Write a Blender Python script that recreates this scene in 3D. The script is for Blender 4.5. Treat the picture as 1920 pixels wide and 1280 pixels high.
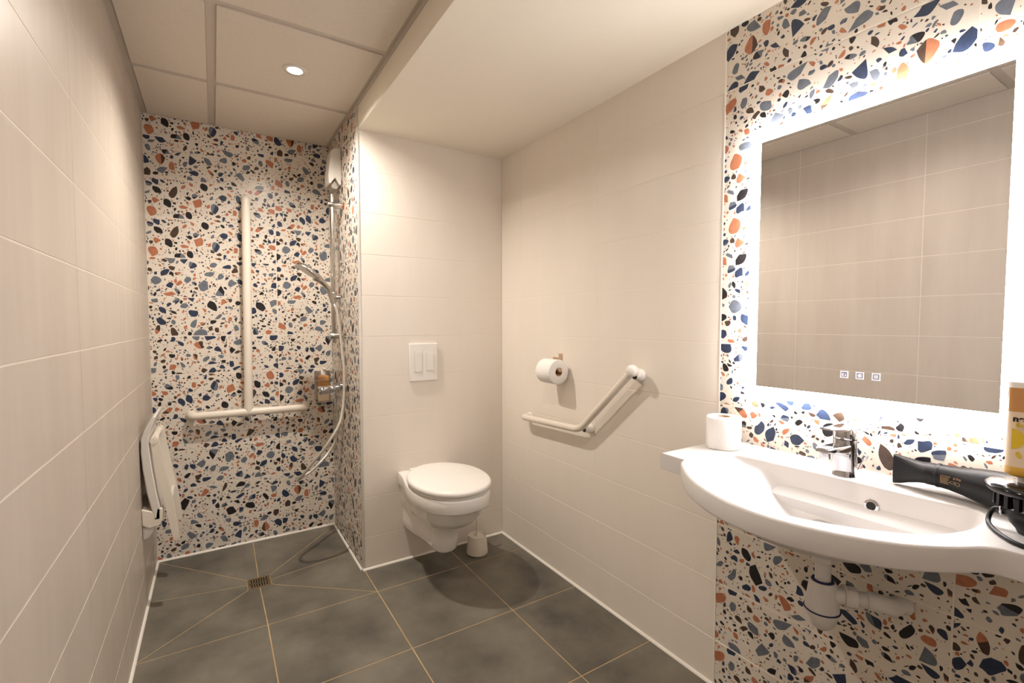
import bpy, math, random
import numpy as np
from mathutils import Vector, Matrix

scene = bpy.context.scene
COL = scene.collection
for o in list(bpy.data.objects):
    bpy.data.objects.remove(o)

# ------------------------------------------------------------------ camera
YAW, PITCH, ROLL, FPX = .5621, -.0469, -.0003, 887.2648
cam_data = bpy.data.cameras.new('camera')
cam = bpy.data.objects.new('camera', cam_data)
COL.objects.link(cam)
scene.camera = cam


def cam_dir(r, up, fw):
    c, s = math.cos(ROLL), math.sin(ROLL); r, up = r*c-up*s, r*s+up*c
    c, s = math.cos(PITCH), math.sin(PITCH); fw, up = fw*c-up*s, fw*s+up*c
    c, s = math.cos(YAW), math.sin(YAW)
    return Vector((r*c+fw*s, -r*s+fw*c, up))


cr, cu, cf = cam_dir(1, 0, 0), cam_dir(0, 1, 0), cam_dir(0, 0, 1)
cam.matrix_world = Matrix(((cr.x, cu.x, -cf.x, -1.419), (cr.y, cu.y, -cf.y, -2.3643),
                           (cr.z, cu.z, -cf.z, 1.2395), (0, 0, 0, 1)))
cam_data.sensor_width = 36
cam_data.lens = FPX*36/1920
cam_data.shift_y = 7.586/1920
cam_data.clip_start = .02

# ------------------------------------------------------------------ world, exposure
world = bpy.data.worlds.new('world'); scene.world = world; world.use_nodes = True
world.node_tree.nodes['Background'].inputs[0].default_value = (1, .9, .8, 1)
world.node_tree.nodes['Background'].inputs[1].default_value = .05
scene.view_settings.view_transform = 'Standard'
scene.view_settings.look = 'None'
scene.view_settings.gamma = 1
scene.view_settings.use_curve_mapping = False
scene.view_settings.exposure = 0.72

DOWNLIGHT_W = 56.0
DOWNLIGHT_COL = (1, .92, .83)
MIRROR_FRONT = 24.0
MIRROR_BACK = 15.0

# ------------------------------------------------------------------ room constants
XL, XR, XP, YS, YT = -1.697, 0.0, -.814, .652, 0.0
YF = -2.95
ZC, ZS = 2.283, 2.174
Z0, HH = .164, .202
ZL = [Z0+HH*k for k in range(11)]


# ------------------------------------------------------------------ helpers
def lin(c):
    return tuple(((v/255)/12.92 if v/255 <= .04045 else ((v/255+.055)/1.055)**2.4) for v in c)


def mat(name, rgb=(200, 200, 200), rough=.5, metal=0, spec=.5, noise=None, nscale=20, coat=0,
        emis=None, estr=0, trans=0, ior=1.45, stretch=(1, 1, 1), bump=0, bscale=60, alpha=1):
    m = bpy.data.materials.new(name); m.use_nodes = True
    nt = m.node_tree; b = nt.nodes['Principled BSDF']
    c = lin(rgb)
    b.inputs['Base Color'].default_value = (*c, 1)
    b.inputs['Roughness'].default_value = rough
    b.inputs['Metallic'].default_value = metal
    b.inputs['Specular IOR Level'].default_value = spec
    b.inputs['IOR'].default_value = ior
    b.inputs['Coat Weight'].default_value = coat
    b.inputs['Transmission Weight'].default_value = trans
    if emis:
        b.inputs['Emission Color'].default_value = (*lin(emis), 1)
        b.inputs['Emission Strength'].default_value = estr
    tc = mp = None
    if noise or bump:
        tc = nt.nodes.new('ShaderNodeTexCoord')
        mp = nt.nodes.new('ShaderNodeMapping')
        mp.inputs['Scale'].default_value = stretch
        nt.links.new(tc.outputs['Object'], mp.inputs['Vector'])
    if noise:
        n = nt.nodes.new('ShaderNodeTexNoise'); n.inputs['Scale'].default_value = nscale
        n.inputs['Detail'].default_value = 5; n.inputs['Roughness'].default_value = .6
        r = nt.nodes.new('ShaderNodeValToRGB')
        r.color_ramp.elements[0].position = .3; r.color_ramp.elements[1].position = .7
        r.color_ramp.elements[0].color = (*lin(noise), 1)
        r.color_ramp.elements[1].color = (*c, 1)
        nt.links.new(mp.outputs[0], n.inputs['Vector'])
        nt.links.new(n.outputs['Fac'], r.inputs['Fac'])
        nt.links.new(r.outputs['Color'], b.inputs['Base Color'])
    if bump:
        n2 = nt.nodes.new('ShaderNodeTexNoise'); n2.inputs['Scale'].default_value = bscale
        n2.inputs['Detail'].default_value = 3
        bp = nt.nodes.new('ShaderNodeBump'); bp.inputs['Strength'].default_value = bump
        bp.inputs['Distance'].default_value = .002
        nt.links.new(mp.outputs[0], n2.inputs['Vector'])
        nt.links.new(n2.outputs['Fac'], bp.inputs['Height'])
        nt.links.new(bp.outputs['Normal'], b.inputs['Normal'])
    return m


M = {}
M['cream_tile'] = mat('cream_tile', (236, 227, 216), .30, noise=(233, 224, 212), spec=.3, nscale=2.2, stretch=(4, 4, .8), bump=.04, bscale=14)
M['dimmed_cream_tile'] = mat('dimmed_cream_tile', (200, 189, 176), .34, noise=(191, 179, 166), spec=.22, nscale=2.2, stretch=(5, 5, .7), bump=.05, bscale=14)  # cream tile of the left wall, lens edge falloff darkened into its colour
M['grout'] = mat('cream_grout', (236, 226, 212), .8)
M['dimmed_cream_grout'] = mat('dimmed_cream_grout', (218, 207, 193), .8)  # left wall's cream grout, darkened to follow the falloff in the tile colour
M['terr_base'] = mat('terrazzo_base', (228, 219, 206), .28, noise=(222, 212, 198), nscale=12)
M['navy'] = mat('chip_navy', (52, 64, 90), .28, noise=(40, 49, 70), nscale=60)
M['slate'] = mat('chip_slate', (116, 122, 132), .28, noise=(96, 102, 112), nscale=60)
M['terra'] = mat('chip_terracotta', (190, 126, 94), .28, noise=(170, 102, 72), nscale=60)
M['black'] = mat('chip_black', (40, 37, 40), .28, noise=(28, 26, 30), nscale=60)
M['brown'] = mat('chip_brown', (84, 66, 54), .28, noise=(66, 50, 42), nscale=60)
M['floor_tile'] = mat('slate_floor_tile', (134, 127, 113), .42, noise=(76, 73, 66), nscale=2.6, bump=.12, bscale=90)
M['floor_grout'] = mat('sand_floor_grout', (196, 172, 132), .85, noise=(168, 142, 104), nscale=9)
M['silicone'] = mat('white_silicone', (240, 234, 224), .4)
M['paint'] = mat('ceiling_paint', (238, 230, 214), .7, bump=.03, bscale=40)
M['ceil_tile'] = mat('ceiling_tile', (216, 206, 192), .85, noise=(211, 201, 187), nscale=60, bump=.06, bscale=300)
M['ceil_bar'] = mat('ceiling_bar', (190, 180, 168), .5)
M['alu'] = mat('white_metal_trim', (215, 210, 202), .35, metal=.3)
M['ceramic'] = mat('white_ceramic', (240, 236, 230), .12, coat=.4)
M['basin'] = mat('white_mineral_basin', (222, 218, 215), .30)
M['plastic'] = mat('white_plastic', (238, 234, 228), .3)
M['cream_plastic'] = mat('cream_plastic', (232, 222, 208), .32)
M['grey_plastic'] = mat('pale_grey_plastic', (222, 216, 208), .38)
M['button_gap'] = mat('button_gap', (196, 186, 172), .5)
M['chrome'] = mat('chrome', (200, 200, 204), .07, metal=1)
M['chrome_soft'] = mat('brushed_chrome', (200, 196, 190), .22, metal=1)
M['hose_metal'] = mat('hose_metal', (214, 208, 198), .32, metal=.6)
M['notch_shade'] = mat('shaded_grey_plastic', (168, 160, 150), .5)  # shade inside the wall dispenser's notch, put into the grey
M['steel'] = mat('steel_grate', (170, 152, 124), .35, metal=.8, noise=(140, 118, 88), nscale=120)
M['dark'] = mat('dark_opening', (14, 13, 13), .6)
M['paper'] = mat('toilet_paper', (246, 242, 238), .9, bump=.25, bscale=260)
M['card'] = mat('cardboard', (196, 160, 118), .85)
M['beige'] = mat('beige_metal', (196, 168, 142), .35, metal=.3)
M['matte_black'] = mat('matte_black_plastic', (13, 12, 14), .45, spec=.35)
M['nozzle_black'] = mat('charcoal_plastic', (22, 21, 23), .48, spec=.4)
M['gloss_black'] = mat('glossy_black_plastic', (10, 10, 11), .14, spec=.35, coat=.15)
M['bronze_ink'] = mat('bronze_ink', (150, 122, 86), .5)
M['brass'] = mat('brass', (196, 150, 100), .25, metal=1)
M['blue_seal'] = mat('navy_rubber_seal', (30, 34, 84), .5)
M['trap'] = mat('white_pvc', (226, 222, 218), .32)
M['mirror'] = mat('mirror_silver', (250, 250, 250), .0, metal=1)
M['led_front'] = mat('lit_frosted_glass', (255, 255, 255), .4, emis=(250, 250, 255), estr=MIRROR_FRONT)
M['led_back'] = mat('led_strip', (255, 255, 255), .4, emis=(255, 248, 244), estr=MIRROR_BACK)
M['icon'] = mat('lit_icon', (255, 255, 255), .4, emis=(252, 246, 255), estr=.9)
M['icon_fill'] = mat('icon_tint', (120, 112, 120), .4, emis=(208, 198, 212), estr=.2)
M['lamp'] = mat('lamp_diffuser', (255, 255, 255), .4, emis=(255, 240, 220), estr=30)
M['amber'] = mat('amber_liquid', (196, 140, 80), .12, coat=.5)
M['gold'] = mat('golden_liquid', (222, 172, 70), .10, coat=.5)
M['clear'] = mat('clear_plastic', (236, 230, 228), .08, trans=.85)
M['label'] = mat('cream_label', (228, 206, 178), .4)
M['yellow'] = mat('label_yellow', (220, 186, 50), .4)
M['pink'] = mat('label_pink', (206, 150, 150), .4)
M['ink'] = mat('black_ink', (30, 24, 22), .5)


class MB:
    def __init__(s):
        s.v = []; s.f = []; s.m = []; s.mats = []; s.sm = []

    def mi(s, m):
        if isinstance(m, str): m = M[m]
        if m not in s.mats: s.mats.append(m)
        return s.mats.index(m)

    def add(s, vs, fs, m, smooth=False):
        k = len(s.v); i = s.mi(m)
        s.v += [tuple(v) for v in vs]
        for f in fs:
            s.f.append([k+a for a in f]); s.m.append(i); s.sm.append(smooth)

    def box(s, a, b, m, M4=None):
        x0, y0, z0 = a; x1, y1, z1 = b
        vs = [(x0, y0, z0), (x1, y0, z0), (x1, y1, z0), (x0, y1, z0), (x0, y0, z1), (x1, y0, z1), (x1, y1, z1), (x0, y1, z1)]
        if M4: vs = [tuple(M4 @ Vector(v)) for v in vs]
        s.add(vs, [(0, 3, 2, 1), (4, 5, 6, 7), (0, 1, 5, 4), (1, 2, 6, 5), (2, 3, 7, 6), (3, 0, 4, 7)], m)

    def rings(s, rings, m, cap0=True, cap1=True, smooth=True, closed=False):
        n = len(rings[0]); vs = [p for r in rings for p in r]; fs = []
        R = len(rings)
        for i in range(R if closed else R-1):
            j = (i+1) % R
            for k in range(n):
                fs.append((i*n+k, i*n+(k+1) % n, j*n+(k+1) % n, j*n+k))
        s.add(vs, fs, m, smooth)
        if not closed:
            if cap0: s.add(rings[0], [tuple(range(n))[::-1]], m)
            if cap1: s.add(rings[-1], [tuple(range(n))], m)

    def tube(s, pts, r, m, n=16, closed=False, caps=True, flat=None):
        P = [Vector(p) for p in pts]; N = len(P)
        rr = r if isinstance(r, (list, tuple)) else [r]*N
        T = []
        for i in range(N):
            if closed: t = P[(i+1) % N]-P[i-1]
            else: t = P[min(i+1, N-1)]-P[max(i-1, 0)]
            if t.length < 1e-9: t = Vector((0, 0, 1))
            T.append(t.normalized())
        ref = Vector((0, 0, 1)) if abs(T[0].z) < .9 else Vector((1, 0, 0))
        u = T[0].cross(ref).normalized(); rings = []
        for i in range(N):
            u = (u-T[i]*u.dot(T[i])).normalized(); w = T[i].cross(u)
            fx, fy = flat if flat else (1, 1)
            rings.append([P[i]+u*math.cos(a)*rr[i]*fx+w*math.sin(a)*rr[i]*fy for a in [2*math.pi*k/n for k in range(n)]])
        s.rings(rings, m, caps, caps, True, closed)

    def cyl(s, a, b, r, m, n=24, r2=None, bev=0):
        a, b = Vector(a), Vector(b); r2 = r if r2 is None else r2
        if bev:
            d = (b-a).normalized()*bev
            s.tube([a, a+d*.001, a+d*.4, a+d, b-d, b-d*.4, b-d*.001, b],
                   [r-bev, r-bev, r-bev*.35, r, r2, r2-bev*.35, r2-bev, r2-bev], m, n)
        else:
            s.tube([a, b], [r, r2], m, n)

    def lathe(s, prof, c, m, n=32, axis='z', caps=False):
        c = Vector(c); rings = []
        for r, h in prof:
            ring = []
            for k in range(n):
                a = 2*math.pi*k/n; p = (r*math.cos(a), r*math.sin(a), h)
                if axis == 'x': p = (h, p[0], p[1])
                if axis == 'y': p = (p[0], h, p[1])
                ring.append(c+Vector(p))
            rings.append(ring)
        s.rings(rings, m, caps, caps)

    def prism(s, poly, axis, a, b, m, smooth=False):
        def P(p, t):
            if axis == 'x': return (t, p[0], p[1])
            if axis == 'y': return (p[0], t, p[1])
            return (p[0], p[1], t)
        s.rings([[P(p, a) for p in poly], [P(p, b) for p in poly]], m, smooth=smooth)

    def build(s, name, parent=None, bevel=0, bseg=2, sub=0, autosmooth=None, fix=True):
        me = bpy.data.meshes.new(name)
        me.from_pydata(s.v, [], s.f)
        for m in s.mats: me.materials.append(m)
        for p, i, sm in zip(me.polygons, s.m, s.sm):
            p.material_index = i; p.use_smooth = sm
        me.update()
        if fix:
            import bmesh
            bm = bmesh.new(); bm.from_mesh(me)
            bmesh.ops.remove_doubles(bm, verts=bm.verts, dist=1e-6)
            bmesh.ops.recalc_face_normals(bm, faces=bm.faces)
            bm.to_mesh(me); bm.free()
        o = bpy.data.objects.new(name, me); COL.objects.link(o)
        if parent:
            o.parent = parent
            o.matrix_parent_inverse = Matrix.Translation(-Vector(parent.location))
        if fix and not bevel and not autosmooth:
            me.set_sharp_from_angle(angle=math.radians(50))
        if bevel:
            b = o.modifiers.new('bevel', 'BEVEL'); b.width = bevel; b.segments = bseg; b.limit_method = 'ANGLE'; b.angle_limit = math.radians(35)
            b.harden_normals = False
            for p in me.polygons: p.use_smooth = True
            me.set_sharp_from_angle(angle=math.radians(40))
        elif autosmooth:
            for p in me.polygons: p.use_smooth = True
            me.set_sharp_from_angle(angle=math.radians(autosmooth))
        if sub:
            b = o.modifiers.new('sub', 'SUBSURF'); b.levels = sub; b.render_levels = sub
        return o


def thing(name, label, cat, loc=(0, 0, 0), group=None):
    o = bpy.data.objects.new(name, None); COL.objects.link(o)
    o.location = loc; o.empty_display_size = .05
    o['label'] = label; o['category'] = cat
    if group: o['group'] = group
    return o


def tag(o, label, cat, group=None):
    o['label'] = label; o['category'] = cat
    if group: o['group'] = group
    return o


def struct(o, label=None):
    o['kind'] = 'structure'
    if label: o['label'] = label
    return o


def text_mesh(txt, size, m, extrude=.0003, bold=0):
    cu_ = bpy.data.curves.new('t', 'FONT'); cu_.body = txt; cu_.size = size; cu_.extrude = extrude
    cu_.offset = bold; cu_.align_x = 'CENTER'; cu_.align_y = 'CENTER'
    ob = bpy.data.objects.new('t', cu_); COL.objects.link(ob)
    dg = bpy.context.evaluated_depsgraph_get()
    me = bpy.data.meshes.new_from_object(ob.evaluated_get(dg))
    vs = [v.co.copy() for v in me.vertices]; fs = [tuple(p.vertices) for p in me.polygons]
    bpy.data.objects.remove(ob); bpy.data.curves.remove(cu_); bpy.data.meshes.remove(me)
    return vs, fs


# ------------------------------------------------------------------ terrazzo tile designs
rng = random.Random(11)
TW, TH = .606, .202


def chip_poly(rad, big, rg):
    n = rg.randint(4, 8) if big else rg.randint(4, 6)
    asp = rg.uniform(.48, .9) if big else rg.uniform(.35, .95)
    rot = rg.uniform(0, math.pi)
    base = []
    for k in range(n):
        a = 2*math.pi*(k+rg.uniform(-.3, .3))/n
        r = rad*rg.uniform(.62, 1.15)
        base.append((r*math.cos(a), r*asp*math.sin(a)))
    if big and rg.random() < .22:
        k = rg.randrange(n); base[k] = (base[k][0]*.45, base[k][1]*.45)
    sharp = [rg.random() < (.42 if big else .35) for _ in base]
    out = []
    for k in range(n):
        p0, p1, p2 = base[k-1], base[k], base[(k+1) % n]
        if sharp[k]: out.append(p1); continue
        A = ((p1[0]+p0[0])/2, (p1[1]+p0[1])/2); B = ((p1[0]+p2[0])/2, (p1[1]+p2[1])/2)
        for t in ((.1, .35, .65, .9) if big else (.2, .8)):
            out.append(((1-t)**2*A[0]+2*t*(1-t)*p1[0]+t*t*B[0], (1-t)**2*A[1]+2*t*(1-t)*p1[1]+t*t*B[1]))
    c, s = math.cos(rot), math.sin(rot)
    return [(x*c-y*s, x*s+y*c) for x, y in out]


def clip(poly, x0, y0, x1, y1):
    for ax, val, sg in ((0, x0, 1), (0, x1, -1), (1, y0, 1), (1, y1, -1)):
        out = []
        for i in range(len(poly)):
            a, b = poly[i-1], poly[i]
            ia, ib = (a[ax]-val)*sg >= 0, (b[ax]-val)*sg >= 0
            if ia != ib:
                t = (val-a[ax])/(b[ax]-a[ax])
                out.append((a[0]+(b[0]-a[0])*t, a[1]+(b[1]-a[1])*t))
            if ib: out.append(b)
        poly = out
        if len(poly) < 3: return []
    return poly


def pip_grid(poly, X, Y):
    ins = np.zeros(X.shape, bool); n = len(poly)
    for i in range(n):
        x1, y1 = poly[i-1]; x2, y2 = poly[i]
        if y1 == y2: continue
        c = ((y1 > Y) != (y2 > Y)) & (X < (x2-x1)*(Y-y1)/(y2-y1)+x1)
        ins ^= c
    return ins


def make_design(seed):
    rg = random.Random(seed); g = .0016
    nx, ny = int((TW+.06)/g), int((TH+.06)/g)
    occ = np.zeros((ny, nx), bool); chips = []
    for (rad0, rad1, cnt, tries, big, marg) in ((.025, .034, 14, 400, 1, 2), (.017, .023, 24, 900, 1, 2), (.010, .015, 36, 1100, 1, 1), (.0055, .0088, 130, 2600, 0, 1), (.0026, .0042, 150, 2500, 0, 1)):
        got = 0
        for _ in range(tries):
            if got >= cnt: break
            cx, cy = rg.uniform(0, TW), rg.uniform(0, TH)
            ix, iy = int((cx+.03)/g), int((cy+.03)/g)
            if occ[iy, ix]: continue
            p = chip_poly(rg.uniform(rad0, rad1), big, rg)
            p = [(x+cx, y+cy) for x, y in p]
            xs = [q[0] for q in p]; ys = [q[1] for q in p]
            i0 = max(0, int((min(xs)+.03)/g)-marg); i1 = min(nx, int((max(xs)+.03)/g)+marg+2)
            j0 = max(0, int((min(ys)+.03)/g)-marg); j1 = min(ny, int((max(ys)+.03)/g)+marg+2)
            X, Y = np.meshgrid((np.arange(i0, i1)+.5)*g-.03, (np.arange(j0, j1)+.5)*g-.03)
            ins = pip_grid(p, X, Y)
            d = ins.copy()
            for _k in range(marg):
                e = d.copy(); e[1:] |= d[:-1]; e[:-1] |= d[1:]; e[:, 1:] |= d[:, :-1]; e[:, :-1] |= d[:, 1:]; d = e
            if (occ[j0:j1, i0:i1] & d).any(): continue
            occ[j0:j1, i0:i1] |= ins
            if big and rad0 > .012: col = rg.choices(['navy', 'slate', 'terra', 'black', 'brown'], [34, 24, 18, 12, 12])[0]
            elif rad0 > .005: col = rg.choices(['navy', 'slate', 'terra', 'black', 'brown'], [14, 15, 28, 20, 23])[0]
            else: col = rg.choices(['navy', 'slate', 'terra', 'black', 'brown'], [10, 10, 36, 18, 26])[0]
            ov = None
            if big and rg.random() < .16:
                oc = {'navy': 'slate', 'slate': 'black', 'terra': 'brown', 'black': 'slate', 'brown': 'terra'}[col]
                an = rg.uniform(0, 2*math.pi); ca, sa = math.cos(an), math.sin(an)
                q = [((x-cx)*ca+(y-cy)*sa, -(x-cx)*sa+(y-cy)*ca) for x, y in p]
                q = clip(q, rg.uniform(0, .006), -1, 1, 1)
                if len(q) > 2: ov = (oc, [(cx+x*ca-y*sa, cy+x*sa+y*ca) for x, y in q])
            chips.append((col, p, ov)); got += 1
    return chips


DESIGNS = [make_design(100+i) for i in range(6)]


def tiled_wall(name, O, U, N, u0, u1, z0, z1, ucuts, zcuts, kind, gap=.0034, depth=.0006, thick=.05):
    """vertical wall of real tiles: faces in the plane through O, normal N into the room"""
    O, U, N = Vector(O), Vector(U), Vector(N)
    P = lambda a, z, h: O+U*a+Vector((0, 0, z))+N*h
    mb = MB()
    vs = [P(u0, z0, -depth), P(u1, z0, -depth), P(u1, z1, -depth), P(u0, z1, -depth),
          P(u0, z0, -thick), P(u1, z0, -thick), P(u1, z1, -thick), P(u0, z1, -thick)]
    mb.add(vs, [(0, 1, 2, 3), (4, 7, 6, 5), (0, 4, 5, 1), (1, 5, 6, 2), (2, 6, 7, 3), (3, 7, 4, 0)], 'dimmed_cream_grout' if kind is KD else 'grout')
    us = [u0]+[c for c in sorted(ucuts) if u0 < c < u1]+[u1]
    zs = [z0]+[c for c in zcuts if z0 < c < z1]+[z1]
    rg = random.Random(len(name)*7+3)
    ch = .0005
    for i in range(len(us)-1):
        for j in range(len(zs)-1):
            a0, a1, b0, b1 = us[i]+gap/2, us[i+1]-gap/2, zs[j]+gap/2, zs[j+1]-gap/2
            terr = kind((us[i]+us[i+1])/2) == 't'
            mt = 'terr_base' if terr else ('dimmed_cream_tile' if kind is KD else 'cream_tile')
            vs = [P(a0, b0, -depth), P(a1, b0, -depth), P(a1, b1, -depth), P(a0, b1, -depth),
                  P(a0+ch, b0+ch, 0), P(a1-ch, b0+ch, 0), P(a1-ch, b1-ch, 0), P(a0+ch, b1-ch, 0)]
            mb.add(vs, [(4, 5, 6, 7), (0, 1, 5, 4), (1, 2, 6, 5), (2, 3, 7, 6), (3, 0, 4, 7)], mt)
            if terr:
                d = DESIGNS[rg.randrange(6)]; flip = rg.random() < .5
                full = zs[j+1]-zs[j] > TH-.004
                offa = us[i] if us[i] != u0 or us[i+1] == u1 else us[i+1]-TW
                offb = zs[j] if (j > 0 or full) else zs[j+1]-TH
                for col, poly, ov in d:
                    for lay, (cc, pp) in enumerate([(col, poly)]+([ov] if ov else [])):
                        q = [((TW-x if flip else x)+offa, (TH-y if flip else y)+offb) for x, y in pp]
                        q = clip(q, a0+ch, b0+ch, a1-ch, b1-ch)
                        if len(q) < 3: continue
                        ar = sum(q[k-1][0]*q[k][1]-q[k][0]*q[k-1][1] for k in range(len(q)))/2
                        if abs(ar) < 2e-6: continue
                        if (ar < 0): q = q[::-1]
                        mb.add([P(x, y, .00015*(lay+1)) for x, y in q], [tuple(range(len(q)))], cc)
    o = mb.build(name, fix=False)
    # make every face look into the room
    me = o.data
    flipn = U.cross(Vector((0, 0, 1))).dot(N) < 0
    if flipn: me.flip_normals()
    return struct(o)


KC = lambda u: 'c'
KD = lambda u: 'c'
KT = lambda u: 't'
LJ = [-.214-.606*k for k in range(-1, 5)]
tiled_wall('wall_left', (XL, 0, 0), (0, 1, 0), (1, 0, 0), YF, YS, 0, ZC+.01, LJ, ZL, KD)['label'] = 'long cream tiled wall on the left'
tiled_wall('wall_back', (0, YS, 0), (1, 0, 0), (0, -1, 0), XL, XP, 0, ZC+.01, [-1.108], ZL, KT)['label'] = 'terrazzo patterned wall at the back of the shower'
tiled_wall('wall_shower_side', (XP, 0, 0), (0, 1, 0), (-1, 0, 0), YT+.004, YS, 0, ZC+.01, [.046], ZL, KT)['label'] = 'terrazzo patterned return wall beside the shower'
tiled_wall('wall_toilet', (0, YT, 0), (1, 0, 0), (0, -1, 0), XP+.002, XR, 0, ZS+.01, [], ZL, KC)['label'] = 'cream tiled wall behind the toilet'
tiled_wall('wall_right', (XR, 0, 0), (0, 1, 0), (-1, 0, 0), YF, YT, 0, ZS+.01, [-.2025, -.8085, -1.406, -2.01, -2.616], ZL,
           lambda u: 't' if u < -1.406 else 'c')['label'] = 'right wall, cream tiles then terrazzo behind the basin'
tiled_wall('wall_front', (0, YF, 0), (1, 0, 0), (0, 1, 0), XL, XR, 0, ZC+.01, [-1.2, -.6], ZL, KC)

# corner profile of the partition, joint strips
mb = MB(); mb.box((XP-.003, YT-.003, 0), (XP+.008, YT+.006, ZC), 'alu'); struct(mb.build('trim_1'))
mb = MB(); mb.box((XR-.0012, -1.409, .009), (XR+.001, -1.404, ZS), 'silicone'); struct(mb.build('trim_2'))


def bead(name, a, b, n):
    """white quarter-round joint along the floor from a to b; n = direction into the room"""
    a, b, n = Vector(a), Vector(b), Vector(n); mb = MB()
    prof = [(0, 0), (.009, 0), (.0078, .0045), (.0045, .0078), (0, .009)]
    mb.rings([[a+n*x+Vector((0, 0, y+.0)) for x, y in prof], [b+n*x+Vector((0, 0, y+.0)) for x, y in prof]], 'silicone', smooth=False)
    struct(mb.build(name))


bead('baseboard_left', (XL, YF, 0), (XL, YS, 0), (1, 0, 0))
bead('baseboard_back', (XL, YS, 0), (XP, YS, 0), (0, -1, 0))
bead('baseboard_shower_side', (XP-.003, YT, 0), (XP-.003, YS, 0), (-1, 0, 0))
bead('baseboard_toilet', (XP-.003, YT-.003, 0), (XR, YT-.003, 0), (0, -1, 0))
bead('baseboard_right', (XR, YF, 0), (XR, YT, 0), (-1, 0, 0))

# ------------------------------------------------------------------ floor
GX, GY, TA = -.3536, -.2248, .4535


def inset(poly, d):
    n = len(poly); out = []
    ar = sum(poly[k-1][0]*poly[k][1]-poly[k][0]*poly[k-1][1] for k in range(n))
    if ar < 0: poly = poly[::-1]
    for k in range(n):
        p0, p1, p2 = Vector(poly[k-1]), Vector(poly[k]), Vector(poly[(k+1) % n])
        d1 = (p1-p0).normalized(); d2 = (p2-p1).normalized()
        n1 = Vector((-d1.y, d1.x)); n2 = Vector((-d2.y, d2.x))
        bis = n1+n2; q = p1+bis*(d/(1+n1.dot(n2)))
        out.append((q.x, q.y))
    return out


fl = MB()


def floor_cell(poly, zf=lambda x, y: 0.0, g=.0045):
    q0 = inset(poly, 0)
    fl.add([(x, y, zf(x, y)-.0012) for x, y in q0], [tuple(range(len(q0)))], 'floor_grout')
    q1 = inset(poly, g/2); q2 = inset(poly, g/2+.0008); n = len(q1)
    fl.add([(x, y, zf(x, y)) for x, y in q2], [tuple(range(n))], 'floor_tile')
    vs = [(x, y, zf(x, y)-.0012) for x, y in q1]+[(x, y, zf(x, y)) for x, y in q2]
    fl.add(vs, [(k, (k+1) % n, n+(k+1) % n, n+k) for k in range(n)], 'floor_tile')


xs = [XL]+[GX-TA*k for k in (2, 1, 0)]+[XR]
xs = [XL, GX-2*TA, GX-TA, GX, XR]
ys = [YF]+[GY-TA*k for k in (6, 5, 4, 3, 2, 1, 0)]+[YT]
ys = sorted(y for y in ys if y >= YF)
for i in range(4):
    for j in range(len(ys)-1):
        y0, y1 = ys[j], ys[j+1]
        if y0 >= GY-1e-6 and xs[i+1] <= GX-TA+1e-6: continue
        floor_cell([(xs[i], y0), (xs[i+1], y0), (xs[i+1], y1), (xs[i], y1)])
DX, DY, DR, DZ = GX-2*TA, GY+TA, .050, -.036
XB = GX-TA
A_, B_, C_, D_ = (XL, GY), (XB, GY), (XB, YS), (XL, YS)
a_, b_, c_, d_ = (DX-DR, DY-DR), (DX+DR, DY-DR), (DX+DR, DY+DR), (DX-DR, DY+DR)


def slope(o, i):
    return lambda t: DZ*min(1, max(0, (t-o)/(i-o)))


sf, sb, sl, sr = slope(GY, DY-DR), slope(YS, DY+DR), slope(XL, DX-DR), slope(XB, DX+DR)
floor_cell([A_, (DX, GY), (DX, DY-DR), a_], lambda x, y: sf(y)); floor_cell([(DX, GY), B_, b_, (DX, DY-DR)], lambda x, y: sf(y))
floor_cell([(DX, DY+DR), c_, C_, (DX, YS)], lambda x, y: sb(y)); floor_cell([d_, (DX, DY+DR), (DX, YS), D_], lambda x, y: sb(y))
floor_cell([A_, a_, (DX-DR, DY), (XL, DY)], lambda x, y: sl(x)); floor_cell([(XL, DY), (DX-DR, DY), d_, D_], lambda x, y: sl(x))
floor_cell([b_, B_, (XB, DY), (DX+DR, DY)], lambda x, y: sr(x)); floor_cell([(DX+DR, DY), (XB, DY), C_, c_], lambda x, y: sr(x))
fl.box((XL, YF, -.14), (XR, YS, -.08), 'floor_grout')
struct(fl.build('floor', fix=False), 'dark grey floor tiles sloping to the shower drain')

dr = thing('floor_drain', 'small square metal drain grate in the shower floor', 'drain', (DX, DY, DZ-.004))
mb = MB(); zt = DZ+.0005
for a, b in (((-.05, -.05), (.05, -.042)), ((-.05, .042), (.05, .05)), ((-.05, -.042), (-.042, .042)), ((.042, -.042), (.05, .042))):
    mb.box((DX+a[0], DY+a[1], zt-.008), (DX+b[0], DY+b[1], zt), 'steel')
mb.build('frame', dr)
mb = MB(); mb.box((DX-.042, DY-.042, zt-.010), (DX+.042, DY+.042, zt-.006), 'dark')
for k in range(8):
    x = DX-.038+k*.0109
    mb.box((x-.0028, DY-.042, zt-.006), (x+.0028, DY+.042, zt-.001), 'steel')
mb.box((DX-.042, DY-.004, zt-.006), (DX+.042, DY+.004, zt-.001), 'steel')
mb.build('grate', dr)

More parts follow.
